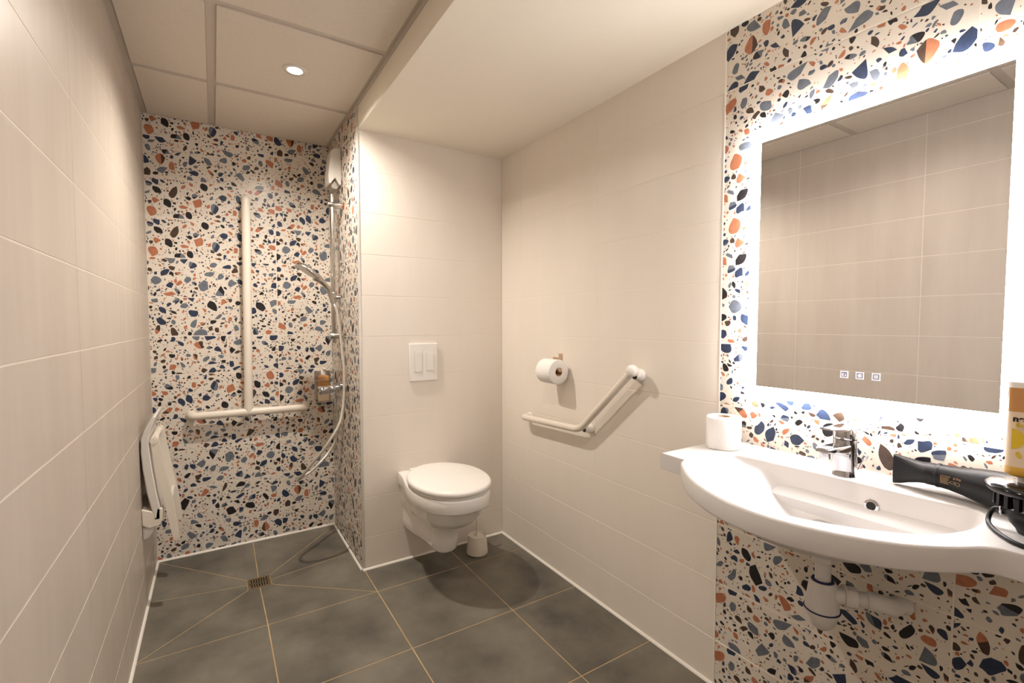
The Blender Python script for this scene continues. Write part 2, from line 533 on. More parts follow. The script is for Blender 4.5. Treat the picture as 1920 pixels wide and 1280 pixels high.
# ------------------------------------------------------------------ ceiling
XS = -.806
ce = MB()
ce.box((XL, YF, ZC+.005), (XS, YS, ZC+.06), 'ceil_bar')
cx = [XL, -1.401, XS]; cy = [YF, -2.342, -1.73, -1.118, -.504, .109, YS]
for i in range(2):
    for j in range(6):
        x0, x1, y0, y1 = cx[i], cx[i+1], cy[j], cy[j+1]
        fx0 = .026 if i == 0 else .017; fx1 = .026 if i == 1 else .017
        fy0 = .022 if j == 0 else .017; fy1 = .022 if j == 5 else .017
        ce.box((x0+fx0, y0+fy0, ZC), (x1-fx1, y1-fy1, ZC+.006), 'ceil_tile')
ce.box((XS, YF, ZS), (XR, YT, ZC+.06), 'paint')
ce.box((XS-.012, YF, ZC-.002), (XS-.0005, YT, ZC+.004), 'ceil_bar')
struct(ce.build('ceiling'), 'suspended tile ceiling with a lower painted soffit on the right')


def downlight(x, y, label, k=1):
    t = thing('ceiling_downlight', label, 'ceiling light', (x, y, ZC-.003), 'recessed downlights in the suspended ceiling')
    mb = MB(); mb.lathe([(.046, .003), (.046, -.001), (.043, -.003), (.030, -.003), (.027, .003), (.026, .004)], (x, y, ZC-.001), 'alu', 36)
    mb.build('ring', t)
    mb = MB(); mb.lathe([(.0001, 0), (.026, 0)], (x, y, ZC-.0015), 'lamp', 32)
    mb.build('lamp', t)
    L = bpy.data.lights.new('downlight_light', 'SPOT'); L.energy = DOWNLIGHT_W*k; L.color = DOWNLIGHT_COL
    L.shadow_soft_size = .03; L.spot_size = math.radians(156); L.spot_blend = .75
    lo = bpy.data.objects.new('downlight_light', L); COL.objects.link(lo); lo.location = (x, y, ZC-.008)


downlight(-1.109, -.193, 'lit round recessed downlight in the ceiling tile before the shower')
downlight(-1.109, -1.42, 'recessed downlight in the ceiling above the middle of the room, nearer the viewer', .28)

# ------------------------------------------------------------------ mirror
MY0, MY1, MZ0, MZ1 = -2.108, -1.522, 1.019, 1.804
IY0, IY1, IZ0, IZ1 = -2.077, -1.551, 1.0505, 1.7725
mr = thing('illuminated_mirror', 'large rectangular wall mirror with glowing white border above the basin', 'mirror', (0, (MY0+MY1)/2, MZ0))
XM = -.034
mb = MB(); mb.box((XM, IY0, IZ0), (XM+.004, IY1, IZ1), 'mirror'); mb.build('mirror_glass', mr)
mb = MB()
for a, b in (((MY0, MZ0), (MY1, IZ0)), ((MY0, IZ1), (MY1, MZ1)), ((MY0, IZ0), (IY0, IZ1)), ((IY1, IZ0), (MY1, IZ1))):
    mb.box((XM, a[0], a[1]), (XM+.004, b[0], b[1]), 'led_front')
o = mb.build('frosted_border', mr); o['label'] = 'glowing white frosted glass border'
mb = MB(); mb.box((-.028, MY0+.045, MZ0+.045), (-.001, MY1-.045, MZ1-.045), 'alu'); mb.build('housing', mr)
mb = MB(); s_ = .040
for a, b in (((MY0+s_, MZ0+s_), (MY1-s_, MZ0+s_+.004)), ((MY0+s_, MZ1-s_-.004), (MY1-s_, MZ1-s_)),
             ((MY0+s_, MZ0+s_), (MY0+s_+.004, MZ1-s_)), ((MY1-s_-.004, MZ0+s_), (MY1-s_, MZ1-s_))):
    mb.box((-.024, a[0], a[1]), (-.012, b[0], b[1]), 'led_back')
mb.build('light_strip', mr)
for k, yc in enumerate((-1.7875, -1.8225, -1.8575)):
    zc = 1.1065; xf = XM-.0006; h = .0085
    ib = MB()
    for a, b in (((-h, -h), (h, -h+.0012)), ((-h, h-.0012), (h, h)), ((-h, -h), (-h+.0012, h)), ((h-.0012, -h), (h, h))):
        ib.box((xf-.0003, yc+a[0], zc+a[1]), (xf, yc+b[0], zc+b[1]), 'icon')
    ib.box((xf, yc-h+.0012, zc-h+.0012), (xf+.0006, yc+h-.0012, zc+h-.0012), 'icon_fill')
    bt = ib.build('touch_button', mr)
    sy = MB()
    def seg(p, q, w=.0009):
        P0 = (xf-.0002, yc-p[0], zc+p[1]); P1 = (xf-.0002, yc-q[0], zc+q[1]); sy.tube([P0, P1], w/2, 'icon', 6)
    if k == 0:
        pts = [(-.002+.0028*math.cos(t), -.0012+.0028*math.sin(t)) for t in np.linspace(.9, 5.6, 10)]
        for p, q in zip(pts, pts[1:]): seg(p, q)
        seg((-.0045, .003), (-.002, .0005)); seg((.0035, -.0035), (.0035, .002)); seg((.002, -.0035), (.0048, -.0035))
    elif k == 1:
        sy.lathe([(.0001, 0), (.0026, 0)], (xf-.0004, yc, zc), 'icon', 12, 'x')
        for t in range(8):
            a = t*math.pi/4; seg((.0033*math.cos(a), .0033*math.sin(a)), (.0052*math.cos(a), .0052*math.sin(a)))
    else:
        for dx in (-.003, 0, .003):
            pts = [(dx+.0007*math.sin(t*1.6), -.004+t*.0016) for t in range(6)]
            for p, q in zip(pts, pts[1:]): seg(p, q)
    sy.build('icon', bt)

# ------------------------------------------------------------------ washbasin
ZB = .85
bc = Vector((-.25, -1.812))
outer = [(0.0, -1.409), (-.289, -1.409), (-.290, -1.493), (-.315, -1.503), (-.352, -1.535), (-.408, -1.595), (-.452, -1.668), (-.474, -1.727), (-.486, -1.786),
         (-.487, -1.832), (-.479, -1.886), (-.467, -1.925), (-.449, -1.965), (-.425, -2.008), (-.395, -2.045), (-.360, -2.075), (-.325, -2.100),
         (-.292, -2.118), (-.277, -2.135), (-.271, -2.160), (-.270, -2.215), (0.0, -2.215)]
cav = [(-.118, -1.530), (-.190, -1.527), (-.260, -1.536), (-.320, -1.566), (-.372, -1.612), (-.415, -1.669), (-.438, -1.718), (-.450, -1.770), (-.450, -1.820), (-.438, -1.868),
       (-.410, -1.930), (-.372, -1.987), (-.325, -2.036), (-.274, -2.066), (-.200, -2.086), (-.120, -2.084), (-.086, -2.072), (-.080, -2.05),
       (-.089, -1.95), (-.092, -1.85), (-.096, -1.74), (-.106, -1.62), (-.110, -1.56)]


def ray_hit(poly, c, ang):
    d = Vector((math.cos(ang), math.sin(ang))); best = None
    for i in range(len(poly)):
        a, b = Vector(poly[i-1]), Vector(poly[i]); e = b-a
        den = d.x*e.y-d.y*e.x
        if abs(den) < 1e-12: continue
        w = a-c; t = (w.x*e.y-w.y*e.x)/den; u = (w.x*d.y-w.y*d.x)/den
        if t > 0 and -1e-9 <= u <= 1+1e-9 and (best is None or t > best): best = t
    return best


def smooth_poly(p, it=2, keep=()):
    for _ in range(it):
        out = []
        for i in range(len(p)):
            a, b = p[i], p[(i+1) % len(p)]
            out += [(a[0]*.75+b[0]*.25, a[1]*.75+b[1]*.25), (a[0]*.25+b[0]*.75, a[1]*.25+b[1]*.75)]
        p = out
    return p


cav_s = smooth_poly(cav, 2)
arc = outer[3:19]
arc2 = [arc[0]]
for i in range(len(arc)-1):
    a, b = arc[i], arc[i+1]
    arc2 += [(a[0]*.75+b[0]*.25, a[1]*.75+b[1]*.25), (a[0]*.25+b[0]*.75, a[1]*.25+b[1]*.75)]
arc2.append(arc[-1])
outer_s = outer[:3]+arc2+outer[19:]
angs = sorted(set([round(2*math.pi*k/160, 6) for k in range(160)] +
                  [round(math.atan2(p[1]-bc.y, p[0]-bc.x) % (2*math.pi), 6) for p in (outer[0], outer[1], outer[2], outer[-1], outer[-2])]))
Ro = [ray_hit(outer_s, bc, a) for a in angs]
Rc = [ray_hit(cav_s, bc, a) for a in angs]
wc = Vector((-.165, -1.80))     # deepest point, under the tap


def ringpt(k, r, z):
    a = angs[k]; return (bc.x+math.cos(a)*r, bc.y+math.sin(a)*r, z)


def cavring(f, z):
    out = []
    for k in range(len(angs)):
        x, y, _ = ringpt(k, Rc[k], 0)
        w = max(0, min(1, (x-wc.x)/.05)); g = f*(1-w)+(1-.10*(ZB-z)/.122-.50*((ZB-z)/.122)**4)*w     # the wall below the tap is steep
        out.append((wc.x+(x-wc.x)*g, wc.y+(y-wc.y)*f, z))
    return out


n_ = len(angs)
bas = MB()
R = []
R.append([ringpt(k, Rc[k]*.80, .775) for k in range(n_)])
R.append([ringpt(k, Rc[k]*.98, .800) for k in range(n_)])
R.append([ringpt(k, max(Ro[k]-.004, .01), .8015) for k in range(n_)])
R.append([ringpt(k, Ro[k]-.0012, .8030) for k in range(n_)])
R.append([ringpt(k, Ro[k], .8065) for k in range(n_)])
R.append([ringpt(k, Ro[k], ZB-.005) for k in range(n_)])
R.append([ringpt(k, Ro[k]-.0014, ZB-.0014) for k in range(n_)])
R.append([ringpt(k, Ro[k]-.005, ZB) for k in range(n_)])
R.append([ringpt(k, Rc[k]+(Ro[k]-Rc[k])*.84, ZB) for k in range(n_)])
UP = .011       # low upstand against the wall
for r_ in R[5:8]:
    for k in range(n_):
        x_, y_, z_ = r_[k]
        if x_ > -.012: r_[k] = (x_, y_, z_+UP)
R.append([ringpt(k, Rc[k]+.005, ZB) for k in range(n_)])
R.append([ringpt(k, Rc[k]+.0005, ZB-.002) for k in range(n_)])
for f, z in ((.995, .842), (.982, .828), (.95, .808), (.90, .790), (.83, .774), (.73, .759), (.61, .747), (.47, .738), (.33, .732), (.19, .728)):
    rg_ = []
    for (x, y, _) in cavring(f, z):
        # the left end of the bowl is a long gentle shelf
        t = max(0, min(1, (y+1.72)/.12)); zz = z+(ZB-.006-z)*(t*t*(3-2*t))*.72*(f > .3)
        rg_.append((x, y, zz))
    R.append(rg_)
bas.rings(R, 'basin', cap0=False, cap1=True)
# underside of the bowl
U_ = [[ringpt(k, Rc[k]*.80, .775) for k in range(n_)]]
for f, z in ((.72, .745), (.52, .720), (.30, .704), (.17, .698)):
    U_.append(cavring(f, z))
bas.rings(U_, 'basin', cap0=False, cap1=True)
wb = bas.build('washbasin', autosmooth=50)
tag(wb, 'white wall-hung washbasin with curved front beneath the glowing mirror', 'washbasin')

of = MB()
oc = Vector((-.0970, -1.880, .802)); on = Vector((-.985, 0, .17)).normalized()
of.tube([oc-on*.004, oc+on*.001, oc+on*.002], [.0155, .0155, .0135], 'chrome', 32)
of.tube([oc+on*.0021, oc+on*.0024], [.0098, .0098], 'dark', 24)
of.build('overflow_ring', wb)
wp = MB(); wp.lathe([(.0001, .012), (.027, .0115), (.031, .009), (.031, .006), (.022, .004), (.022, -.004)], (wc.x+.02, wc.y, .729), 'chrome', 40)
wp.build('waste_plug', wb)

# ------------------------------------------------------------------ bottle trap
TX, TY = -.150, -1.803
bt = thing('basin_trap', 'white plastic bottle trap with blue seals under the washbasin', 'drain trap', (TX, TY, .476))
mb = MB(); mb.lathe([(.030, .704), (.029, .690), (.025, .678), (.018, .672)], (TX, TY, 0), 'trap', 36); mb.lathe([(.026, .678), (.0265, .675), (.0265, .652), (.025, .650), (.017, .650)], (TX, TY, 0), 'trap', 12)
mb.build('top_nut', bt, autosmooth=30)
mb = MB(); mb.cyl((TX, TY, .58), (TX, TY, .67), .0175, 'trap'); mb.build('tailpipe', bt)
mb = MB(); mb.lathe([(.019, .600), (.027, .600), (.030, .594), (.032, .575), (.036, .545), (.0375, .533), (.0375, .528)], (TX, TY, 0), 'trap', 40); mb.build('trap_body', bt)
mb = MB(); mb.lathe([(.0370, .5275), (.0385, .526), (.0385, .523), (.036, .516), (.032, .502), (.026, .490), (.016, .480), (.0001, .476)], (TX, TY, 0), 'trap', 40); mb.build('trap_cup', bt)
for r, z in ((.0388, .5285), (.0215, .6005)):
    mb = MB(); mb.tube([(TX+r*math.cos(a), TY+r*math.sin(a), z) for a in [2*math.pi*k/40 for k in range(40)]], .0018 if r > .03 else .0035, 'blue_seal', 8, closed=True)
    o = mb.build('seal_ring', bt); o['label'] = 'dark blue rubber seal ring'
pd = Vector((.040, -.060, 0)).normalized()
p0 = Vector((TX, TY, .570))
mb = MB(); mb.cyl(p0+pd*.02, p0+pd*.05, .021, 'trap', 28); mb.cyl(p0+pd*.048, p0+pd*.070, .0255, 'trap', 12); mb.cyl(p0+pd*.046, p0+pd*.0485, .0275, 'trap', 28)
mb.build('outlet_nut', bt, autosmooth=30)
e0 = p0+pd*.098
mb = MB(); mb.cyl(p0+pd*.06, e0, .0175, 'trap', 28); mb.build('outlet_pipe', bt)
mb = MB()
mb.cyl(e0-pd*.006, e0-pd*.001, .0215, 'trap', 28)
mb.tube([e0-pd*.004, e0+pd*.015, e0+pd*.028+Vector((.006, 0, -.004)), e0+pd*.036+Vector((.020, 0, -.014)), Vector((-.020, e0.y-.030, .552)), Vector((.0, e0.y-.040, .546))], [.0205, .0205, .0205, .0205, .0195, .0195], 'trap', 28)
mb.build('elbow', bt)

# ------------------------------------------------------------------ tap
FX, FY = -.055, -1.803
tp = thing('mixer_tap', 'chrome single lever mixer tap on the washbasin', 'tap', (FX, FY, ZB))
mb = MB(); mb.lathe([(.030, 0), (.030, .002), (.0285, .005), (.0275, .02), (.0262, .085), (.0258, .094)], (FX, FY, ZB), 'chrome', 44, caps=True)
mb.build('body', tp)


def loft_box(m, secs, mt, rnd=True):
    rings = []
    for c, hw, hh, ud in secs:      # centre, half width along y, half height along z-ish
        c = Vector(c); up = Vector(ud).normalized(); sd = Vector((0, 1, 0)); ring = []
        for k in range(20):
            a = 2*math.pi*k/20; ca, sa = math.cos(a), math.sin(a)
            e = .35
            ring.append(c+sd*hw*math.copysign(abs(ca)**e, ca)+up*hh*math.copysign(abs(sa)**e, sa))
        rings.append(ring)
    m.rings(rings, mt)


mb = MB(); loft_box(mb, [((FX+.01, FY, ZB+.070), .022, .016, (0, 0, 1)), ((FX-.03, FY, ZB+.070), .021, .013, (.1, 0, 1)), ((FX-.075, FY, ZB+.076), .019, .0095, (.1, 0, 1)), ((FX-.112, FY, ZB+.080), .017, .007, (.1, 0, 1)), ((FX-.120, FY, ZB+.080), .014, .004, (.1, 0, 1))], 'chrome')
mb.build('spout', tp)
mb = MB(); mb.lathe([(.0001, -.014), (.009, -.014), (.0115, -.013), (.0115, .004)], (FX-.102, FY, ZB+.071), 'chrome', 28); mb.build('aerator', tp)
mb = MB(); mb.lathe([(.0262, .0955), (.0265, .098), (.0262, .118), (.024, .124), (.0001, .126)], (FX, FY, ZB), 'chrome', 44)
loft_box(mb, [((FX+.022, FY, ZB+.1215), .020, .007, (0, 0, 1)), ((FX-.02, FY, ZB+.1235), .020, .0065, (.05, 0, 1)), ((FX-.06, FY, ZB+.127), .017, .004, (.08, 0, 1)), ((FX-.105, FY, ZB+.131), .013, .0022, (.1, 0, 1))], 'chrome')
mb.build('lever', tp)
mb = MB(); mb.cyl((FX+.030, FY-.014, ZB), (FX+.030, FY-.030, ZB+.040), .0022, 'chrome', 10); mb.cyl((FX+.030, FY-.030, ZB+.040), (FX+.030, FY-.036, ZB+.055), .006, 'chrome', 16, bev=.0015)
mb.cyl((FX+.020, FY-.012, ZB+.012), (FX+.030, FY-.017, ZB+.012), .004, 'chrome', 12)
mb.build('pull_rod', tp)


# ------------------------------------------------------------------ toilet paper
def roll(mbs, c, ax, r, h, r0=.02):
    P, core = mbs
    prof = [(r0, 0), (r-.003, 0), (r, .003), (r, h-.003), (r-.003, h), (r0, h), (r0, 0)]
    P.lathe(prof, c, 'paper', 48, ax)
    core.lathe([(r0, .0005), (r0, h-.0005), (r0-.0015, h-.0005), (r0-.0015, .0005), (r0, .0005)], c, 'card', 36, ax)


t = thing('toilet_roll', 'white toilet paper roll standing on the washbasin ledge', 'toilet roll', (-.071, -1.472, ZB), 'toilet paper rolls')
a, b = MB(), MB(); roll((a, b), (-.071, -1.472, ZB+.0006), 'z', .051, .098)
a.box((-.1232, -1.478, ZB+.002), (-.1212, -1.454, ZB+.096), 'paper')
a.build('paper', t); b.build('cardboard_core', t)

t = thing('toilet_roll', 'part-used toilet roll hanging on the cream wall beside the toilet', 'toilet roll', (-.066, -.565, .95), 'toilet paper rolls')
RX, RZ = -.064, 1.012
a, b = MB(), MB(); roll((a, b), (RX, -.622, RZ), 'y', .058, .108)
a.build('paper', t); b.build('cardboard_core', t)
t = thing('toilet_roll_holder', 'small metal holder carrying the toilet roll on the wall', 'roll holder', (0, -.566, 1.087))
mb = MB(); mb.box((-.0045, -.566, .990), (0, -.496, 1.074), 'beige'); mb.box((-.010, -.568, 1.06), (0, -.548, 1.094), 'beige'); mb.build('wall_plate', t, bevel=.002)
mb = MB(); mb.tube([(-.003, -.504, 1.024), (-.064, -.504, 1.024)], .005, 'beige', 10); mb.build('arm', t)
mb = MB(); mb.cyl((RX, -.498, RZ+.012), (RX, -.628, RZ+.012), .0055, 'beige', 16); mb.cyl((RX, -.626, RZ+.012), (RX, -.633, RZ+.012), .011, 'beige', 24, bev=.001); mb.build('spindle', t)


# ------------------------------------------------------------------ grab rails
def rounded_path(P, r, n=8):
    P = [Vector(p) for p in P]; out = [P[0]]
    for i in range(1, len(P)-1):
        a = (P[i-1]-P[i]).normalized(); b = (P[i+1]-P[i]).normalized()
        s0, s1 = P[i]+a*r, P[i]+b*r
        for k in range(n+1):
            t = k/n; out.append(s0*(1-t)**2+P[i]*2*t*(1-t)+s1*t*t)
    out.append(P[-1]); return out


g1 = thing('grab_rail', 'white angled grab rail on the cream wall beside the toilet', 'grab rail', (0, -.78, .78))
gx = -.050; gr = .0155
mb = MB(); mb.tube([(-.010, -.296, .746), (-.030, -.296, .746), (-.044, -.302, .746)]+rounded_path([(gx, -.317, .747), (gx, -.757, .766), (gx, -1.062, 1.050)], .045), gr, 'cream_plastic', 20)
mb.build('tube', g1)
mb = MB(); mb.lathe([(.0001, -.001), (.020, -.001), (.020, -.008), (.0165, -.012)], (0, -.296, .746), 'plastic', 32, 'x'); mb.build('wall_flange', g1)
mb = MB(); mb.lathe([(.0001, -.001), (.022, -.001), (.022, -.010), (.018, -.018), (.013, -.040)], (0, -.775, .770), 'plastic', 32, 'x'); mb.build('wall_flange', g1)
mb = MB(); mb.lathe([(.0001, -.001), (.025, -.001), (.025, -.012), (.020, -.022), (.015, -.036)], (0, -1.064, 1.036), 'plastic', 32, 'x'); mb.build('wall_flange', g1)
mb = MB(); mb.lathe([(.0001, -.078), (.014, -.076), (.0215, -.070), (.0235, -.060), (.0225, -.044), (.016, -.034), (.0001, -.032)], (0, -1.072, 1.056), 'plastic', 32, 'x'); o = mb.build('end_cap', g1); o['label'] = 'round white end cap'

g2 = thing('grab_rail', 'cream inverted T-shaped grab rail on the terrazzo shower wall', 'grab rail', (-1.26, YS, .76))
gy = YS-.055
mb = MB(); mb.tube(rounded_path([(-1.531, YS-.02, .754), (-1.531, gy, .754), (-.974, gy, .751), (-.974, YS-.02, .751)], .025), .0205, 'cream_plastic', 20); mb.build('horizontal_tube', g2)
mb = MB(); mb.tube(rounded_path([(-1.255, YS-.02, 1.915), (-1.255, gy, 1.915), (-1.267, gy, .755)], .022), .0215, 'cream_plastic', 20); mb.build('vertical_tube', g2)
mb = MB(); mb.tube([(-1.310, gy, .7535), (-1.225, gy, .7525)], .0214, 'cream_plastic', 20); mb.tube([(-1.267, gy, .755), (-1.267, gy, .79)], .0222, 'cream_plastic', 20); mb.build('t_joint', g2)
for x, z in ((-1.531, .754), (-.974, .751), (-1.255, 1.915)):
    mb = MB(); mb.lathe([(.0001, YS-.001), (.024, YS-.001), (.024, YS-.010), (.022, YS-.016), (.019, YS-.022)], (x, 0, z), 'cream_plastic', 32, 'y'); mb.build('wall_flange', g2)

# ------------------------------------------------------------------ flush plate
fp = thing('flush_plate', 'white dual flush plate on the wall above the toilet', 'flush plate', (-.487, 0, 1.03))
mb = MB(); mb.box((-.564, -.012, .937), (-.410, -.0005, 1.134), 'plastic'); mb.build('plate', fp, bevel=.003)
for x0, x1, z0, z1 in ((-.537, -.498, .985, 1.094), (-.470, -.431, .991, 1.082)):
    mb = MB(); mb.box((x0-.0022, -.0124, z0-.0022), (x1+.0022, -.0110, z1+.0022), 'button_gap'); mb.box((x0, -.0150, z0), (x1, -.0105, z1), 'plastic'); mb.build('button', fp, bevel=.0008)

# ------------------------------------------------------------------ toilet
wx = -.487
to = thing('toilet', 'white wall-hung toilet with closed oval lid', 'toilet', (wx, 0, .13))


def wc_ring(wb_, wm, ym, yf, z, zb=None, n=12, e=2.2):
    """half outline: back at the wall, widest at ym, rounded front at yf"""
    pts = [(-wb_, -.001)]
    for k in range(1, 7): 
        t = k/6; tt = t*t*(3-2*t); pts.append((-(wb_+(wm-wb_)*tt), ym*t))
    for k in range(1, 2*n):
        a = math.pi/2*k/n
        ca, sa = math.cos(a), math.sin(a)
        pts.append((-wm*math.copysign(abs(ca)**(2/e), ca), ym+(yf-ym)*abs(sa)**(2/e)))
    for k in range(6, 0, -1):
        t = k/6; tt = t*t*(3-2*t); pts.append(((wb_+(wm-wb_)*tt), ym*t))
    pts.append((wb_, -.001))
    out = []
    for x, y in pts:
        zz = z if zb is None else z+(zb-z)*max(0, 1+y/.30)
        out.append((wx+x, y, zz))
    return out


rs = [wc_ring(.095, .040, -.22, -.285, .132, .170), wc_ring(.110, .056, -.235, -.312, .136, .174), wc_ring(.116, .064, -.240, -.326, .150, .186),
      wc_ring(.118, .066, -.245, -.331, .20, .22), wc_ring(.119, .068, -.25, -.336, .262, .27), wc_ring(.120, .074, -.26, -.350, .274, .28),
      wc_ring(.122, .098, -.27, -.398, .286, .29), wc_ring(.126, .125, -.28, -.455, .312, .312), wc_ring(.130, .148, -.285, -.492, .350), wc_ring(.134, .160, -.288, -.514, .392),
      wc_ring(.136, .165, -.29, -.522, .400), wc_ring(.140, .178, -.29, -.541, .404), wc_ring(.142, .183, -.29, -.547, .413), wc_ring(.143, .185, -.29, -.550, .462), wc_ring(.141, .182, -.29, -.546, .469), wc_ring(.12, .16, -.29, -.51, .470)]
mb = MB(); mb.rings(rs, 'ceramic'); mb.build('bowl', to, autosmooth=60)


def oval(f, z, dz=0, c=(-.487, -.308), a=.187, b_=.249):
    out = []
    for k in range(64):
        t = 2*math.pi*k/64
        x, y = math.cos(t), math.sin(t)
        bb = b_*(.98 if y > 0 else 1.0); aa = a*(1-.10*max(0, y)**2)
        out.append((c[0]+aa*f*math.copysign(abs(x)**.94, x), c[1]+bb*f*math.copysign(abs(y)**.94, y), z))
    return out


mb = MB(); mb.rings([oval(.93, .4705), oval(.945, .473), oval(.945, .481), oval(.93, .4835)], 'plastic'); mb.build('seat', to, autosmooth=50)
mb = MB(); mb.rings([oval(.955, .4835), oval(.985, .4875), oval(.998, .493), oval(1.0, .499), oval(.99, .505), oval(.965, .5095), oval(.90, .513), oval(.75, .5165), oval(.5, .519), oval(.25, .520), oval(.02, .5202)], 'plastic'); mb.build('lid', to)
for sx in (-.075, .075):
    mb = MB(); mb.cyl((wx+sx-.022, -.052, .482), (wx+sx+.022, -.052, .482), .0125, 'plastic', 20, bev=.003); mb.build('hinge', to)

# ------------------------------------------------------------------ toilet brush
bx, by = -.242, -.142
tb = thing('toilet_brush', 'toilet brush in a short white holder on the floor', 'toilet brush', (bx, by, 0))
mb = MB(); mb.lathe([(.0001, .0005), (.054, .0005), (.0575, .004), (.0575, .010), (.049, .096), (.0475, .100), (.045, .098), (.043, .090), (.040, .088), (.020, .087)], (bx, by, 0), 'cream_plastic', 44); mb.build('holder', tb)
mb = MB(); mb.lathe([(.0001, .096), (.036, .094), (.038, .090), (.036, .087), (.0001, .086)], (bx, by, 0), 'cream_plastic', 32); mb.lathe([(.012, .094), (.010, .110), (.006, .114)], (bx, by, 0), 'cream_plastic', 24); mb.build('splash_cap', tb)
mb = MB(); mb.tube([(bx, by, .09), (bx, by, .20), (bx, by, .33), (bx, by, .36)], [.0055, .0050, .0065, .004], 'cream_plastic', 16); mb.build('handle', tb)

# ------------------------------------------------------------------ shower fittings
rx, ry = -.872, .300
sr_ = thing('shower_rail', 'chrome vertical shower rail on the terrazzo side wall', 'shower rail', (XP, ry, 1.15))
mb = MB(); mb.cyl((rx, ry, 1.135), (rx, ry, 1.925), .0110, 'chrome_soft', 24, bev=.002); mb.build('rail', sr_)
for z in (1.868, 1.172):
    mb = MB(); mb.cyl((XP-.001, ry, z), (rx-.022, ry, z), .0165, 'chrome_soft', 28, bev=.002); mb.build('wall_bracket', sr_)
mb = MB(); mb.cyl((rx, ry, 1.352), (rx, ry, 1.405), .019, 'chrome_soft', 24, bev=.003); mb.cyl((rx, ry-.005, 1.378), (rx-.012, ry-.045, 1.383), .013, 'chrome_soft', 20, bev=.002); mb.cyl((rx, ry, 1.378), (rx+.036, ry-.012, 1.378), .010, 'chrome_soft', 20, bev=.002); mb.build('slider', sr_)

hs = thing('hand_shower', 'chrome hand shower resting in the slider of the rail', 'hand shower', (-.88, .255, 1.36))
hb, hj, ht = Vector((-.884, .252, 1.345)), Vector((-.948, .235, 1.462)), Vector((-1.072, .215, 1.545))
mid = Vector((-.905, .250, 1.415))
mb = MB(); mb.tube([hb, hb+(mid-hb)*.5, mid, Vector((-.925, .243, 1.440)), hj], [.0105, .0125, .0135, .0135, .016], 'chrome_soft', 20); mb.build('handle', hs)
ax = (ht-hj).normalized(); cc = (hj+ht)/2+Vector((0, 0, .0)); nn = Vector((-.55, 0, -.83)).normalized(); nn = (nn-ax*nn.dot(ax)).normalized(); sd = ax.cross(nn)
mb = MB()
rings = []
for fr, h in ((.02, -.020), (.5, -.018), (.85, -.012), (1.0, -.003), (1.0, .004), (.96, .007)):
    rings.append([cc+ax*.066*fr*math.cos(a)+sd*.060*fr*math.sin(a)+nn*h for a in [2*math.pi*k/40 for k in range(40)]])
mb.rings(rings, 'chrome_soft'); mb.tube([hj-ax*.005, hj+ax*.03], [.016, .024], 'chrome_soft', 20); mb.build('head', hs)
mb = MB(); mb.rings([[cc+ax*.056*fr*math.cos(a)+sd*.050*fr*math.sin(a)+nn*h for a in [2*math.pi*k/40 for k in range(40)]] for fr, h in ((1, .007), (.97, .009), (.03, .009))], 'grey_plastic'); mb.build('spray_face', hs)

# hose: catmull-rom path
hp = [(-.884, .250, 1.346), (-.867, .243, 1.30), (-.857, .230, 1.20), (-.852, .212, 1.10), (-.848, .190, 1.00), (-.854, .172, .88), (-.868, .150, .79), (-.890, .132, .725), (-.935, .122, .655), (-.973, .128, .600), (-1.020, .150, .538),
      (-1.055, .180, .482), (-1.069, .222, .448), (-1.062, .252, .441), (-1.035, .280, .446), (-1.000, .305, .455), (-.950, .345, .480), (-.899, .376, .520), (-.862, .385, .575), (-.846, .375, .640), (-.852, .345, .730), (-.868, .310, .800), (-.876, .300, .862)]


def catmull(P, n=6):
    P = [Vector(p) for p in P]; out = []
    for i in range(len(P)-1):
        p0, p1, p2, p3 = P[max(i-1, 0)], P[i], P[i+1], P[min(i+2, len(P)-1)]
        for k in range(n):
            t = k/n
            out.append(.5*((2*p1)+(p2-p0)*t+(2*p0-5*p1+4*p2-p3)*t*t+(3*p1-p0-3*p2+p3)*t**3))
    out.append(P[-1]); return out


mb = MB(); hc = catmull(hp, 30); mb.tube(hc, [.0076 if k % 2 else .0068 for k in range(len(hc))], 'hose_metal', 12)
ho = mb.build('shower_hose'); tag(ho, 'flexible metal shower hose hanging in a long loop', 'shower hose')
mb = MB(); mb.cyl(hp[-1], (-.876, .300, .836), .011, 'chrome_soft', 8); mb.build('hose_nut', ho)

mx = thing('shower_mixer', 'chrome cylindrical shower mixer on the terrazzo side wall', 'mixer tap', (XP, .3, .884))
mb = MB(); mb.lathe([(.0001, -.001), (.034, -.001), (.034, -.006), (.026, -.016), (.014, -.020), (.014, -.035)], (XP, .3, .900), 'chrome', 32, 'x'); mb.build('wall_flange', mx)
mb = MB(); mb.cyl((XP-.020, .3, .893), (-.905, .3, .884), .0155, 'chrome', 28, r2=.020, bev=.001); mb.cyl((-.876, .3, .875), (-.876, .3, .858), .012, 'chrome', 20); mb.build('body', mx)
mb = MB(); mb.cyl((-.903, .3, .884), (-.957, .3, .880), .0215, 'chrome', 32, bev=.003); mb.build('knob', mx)

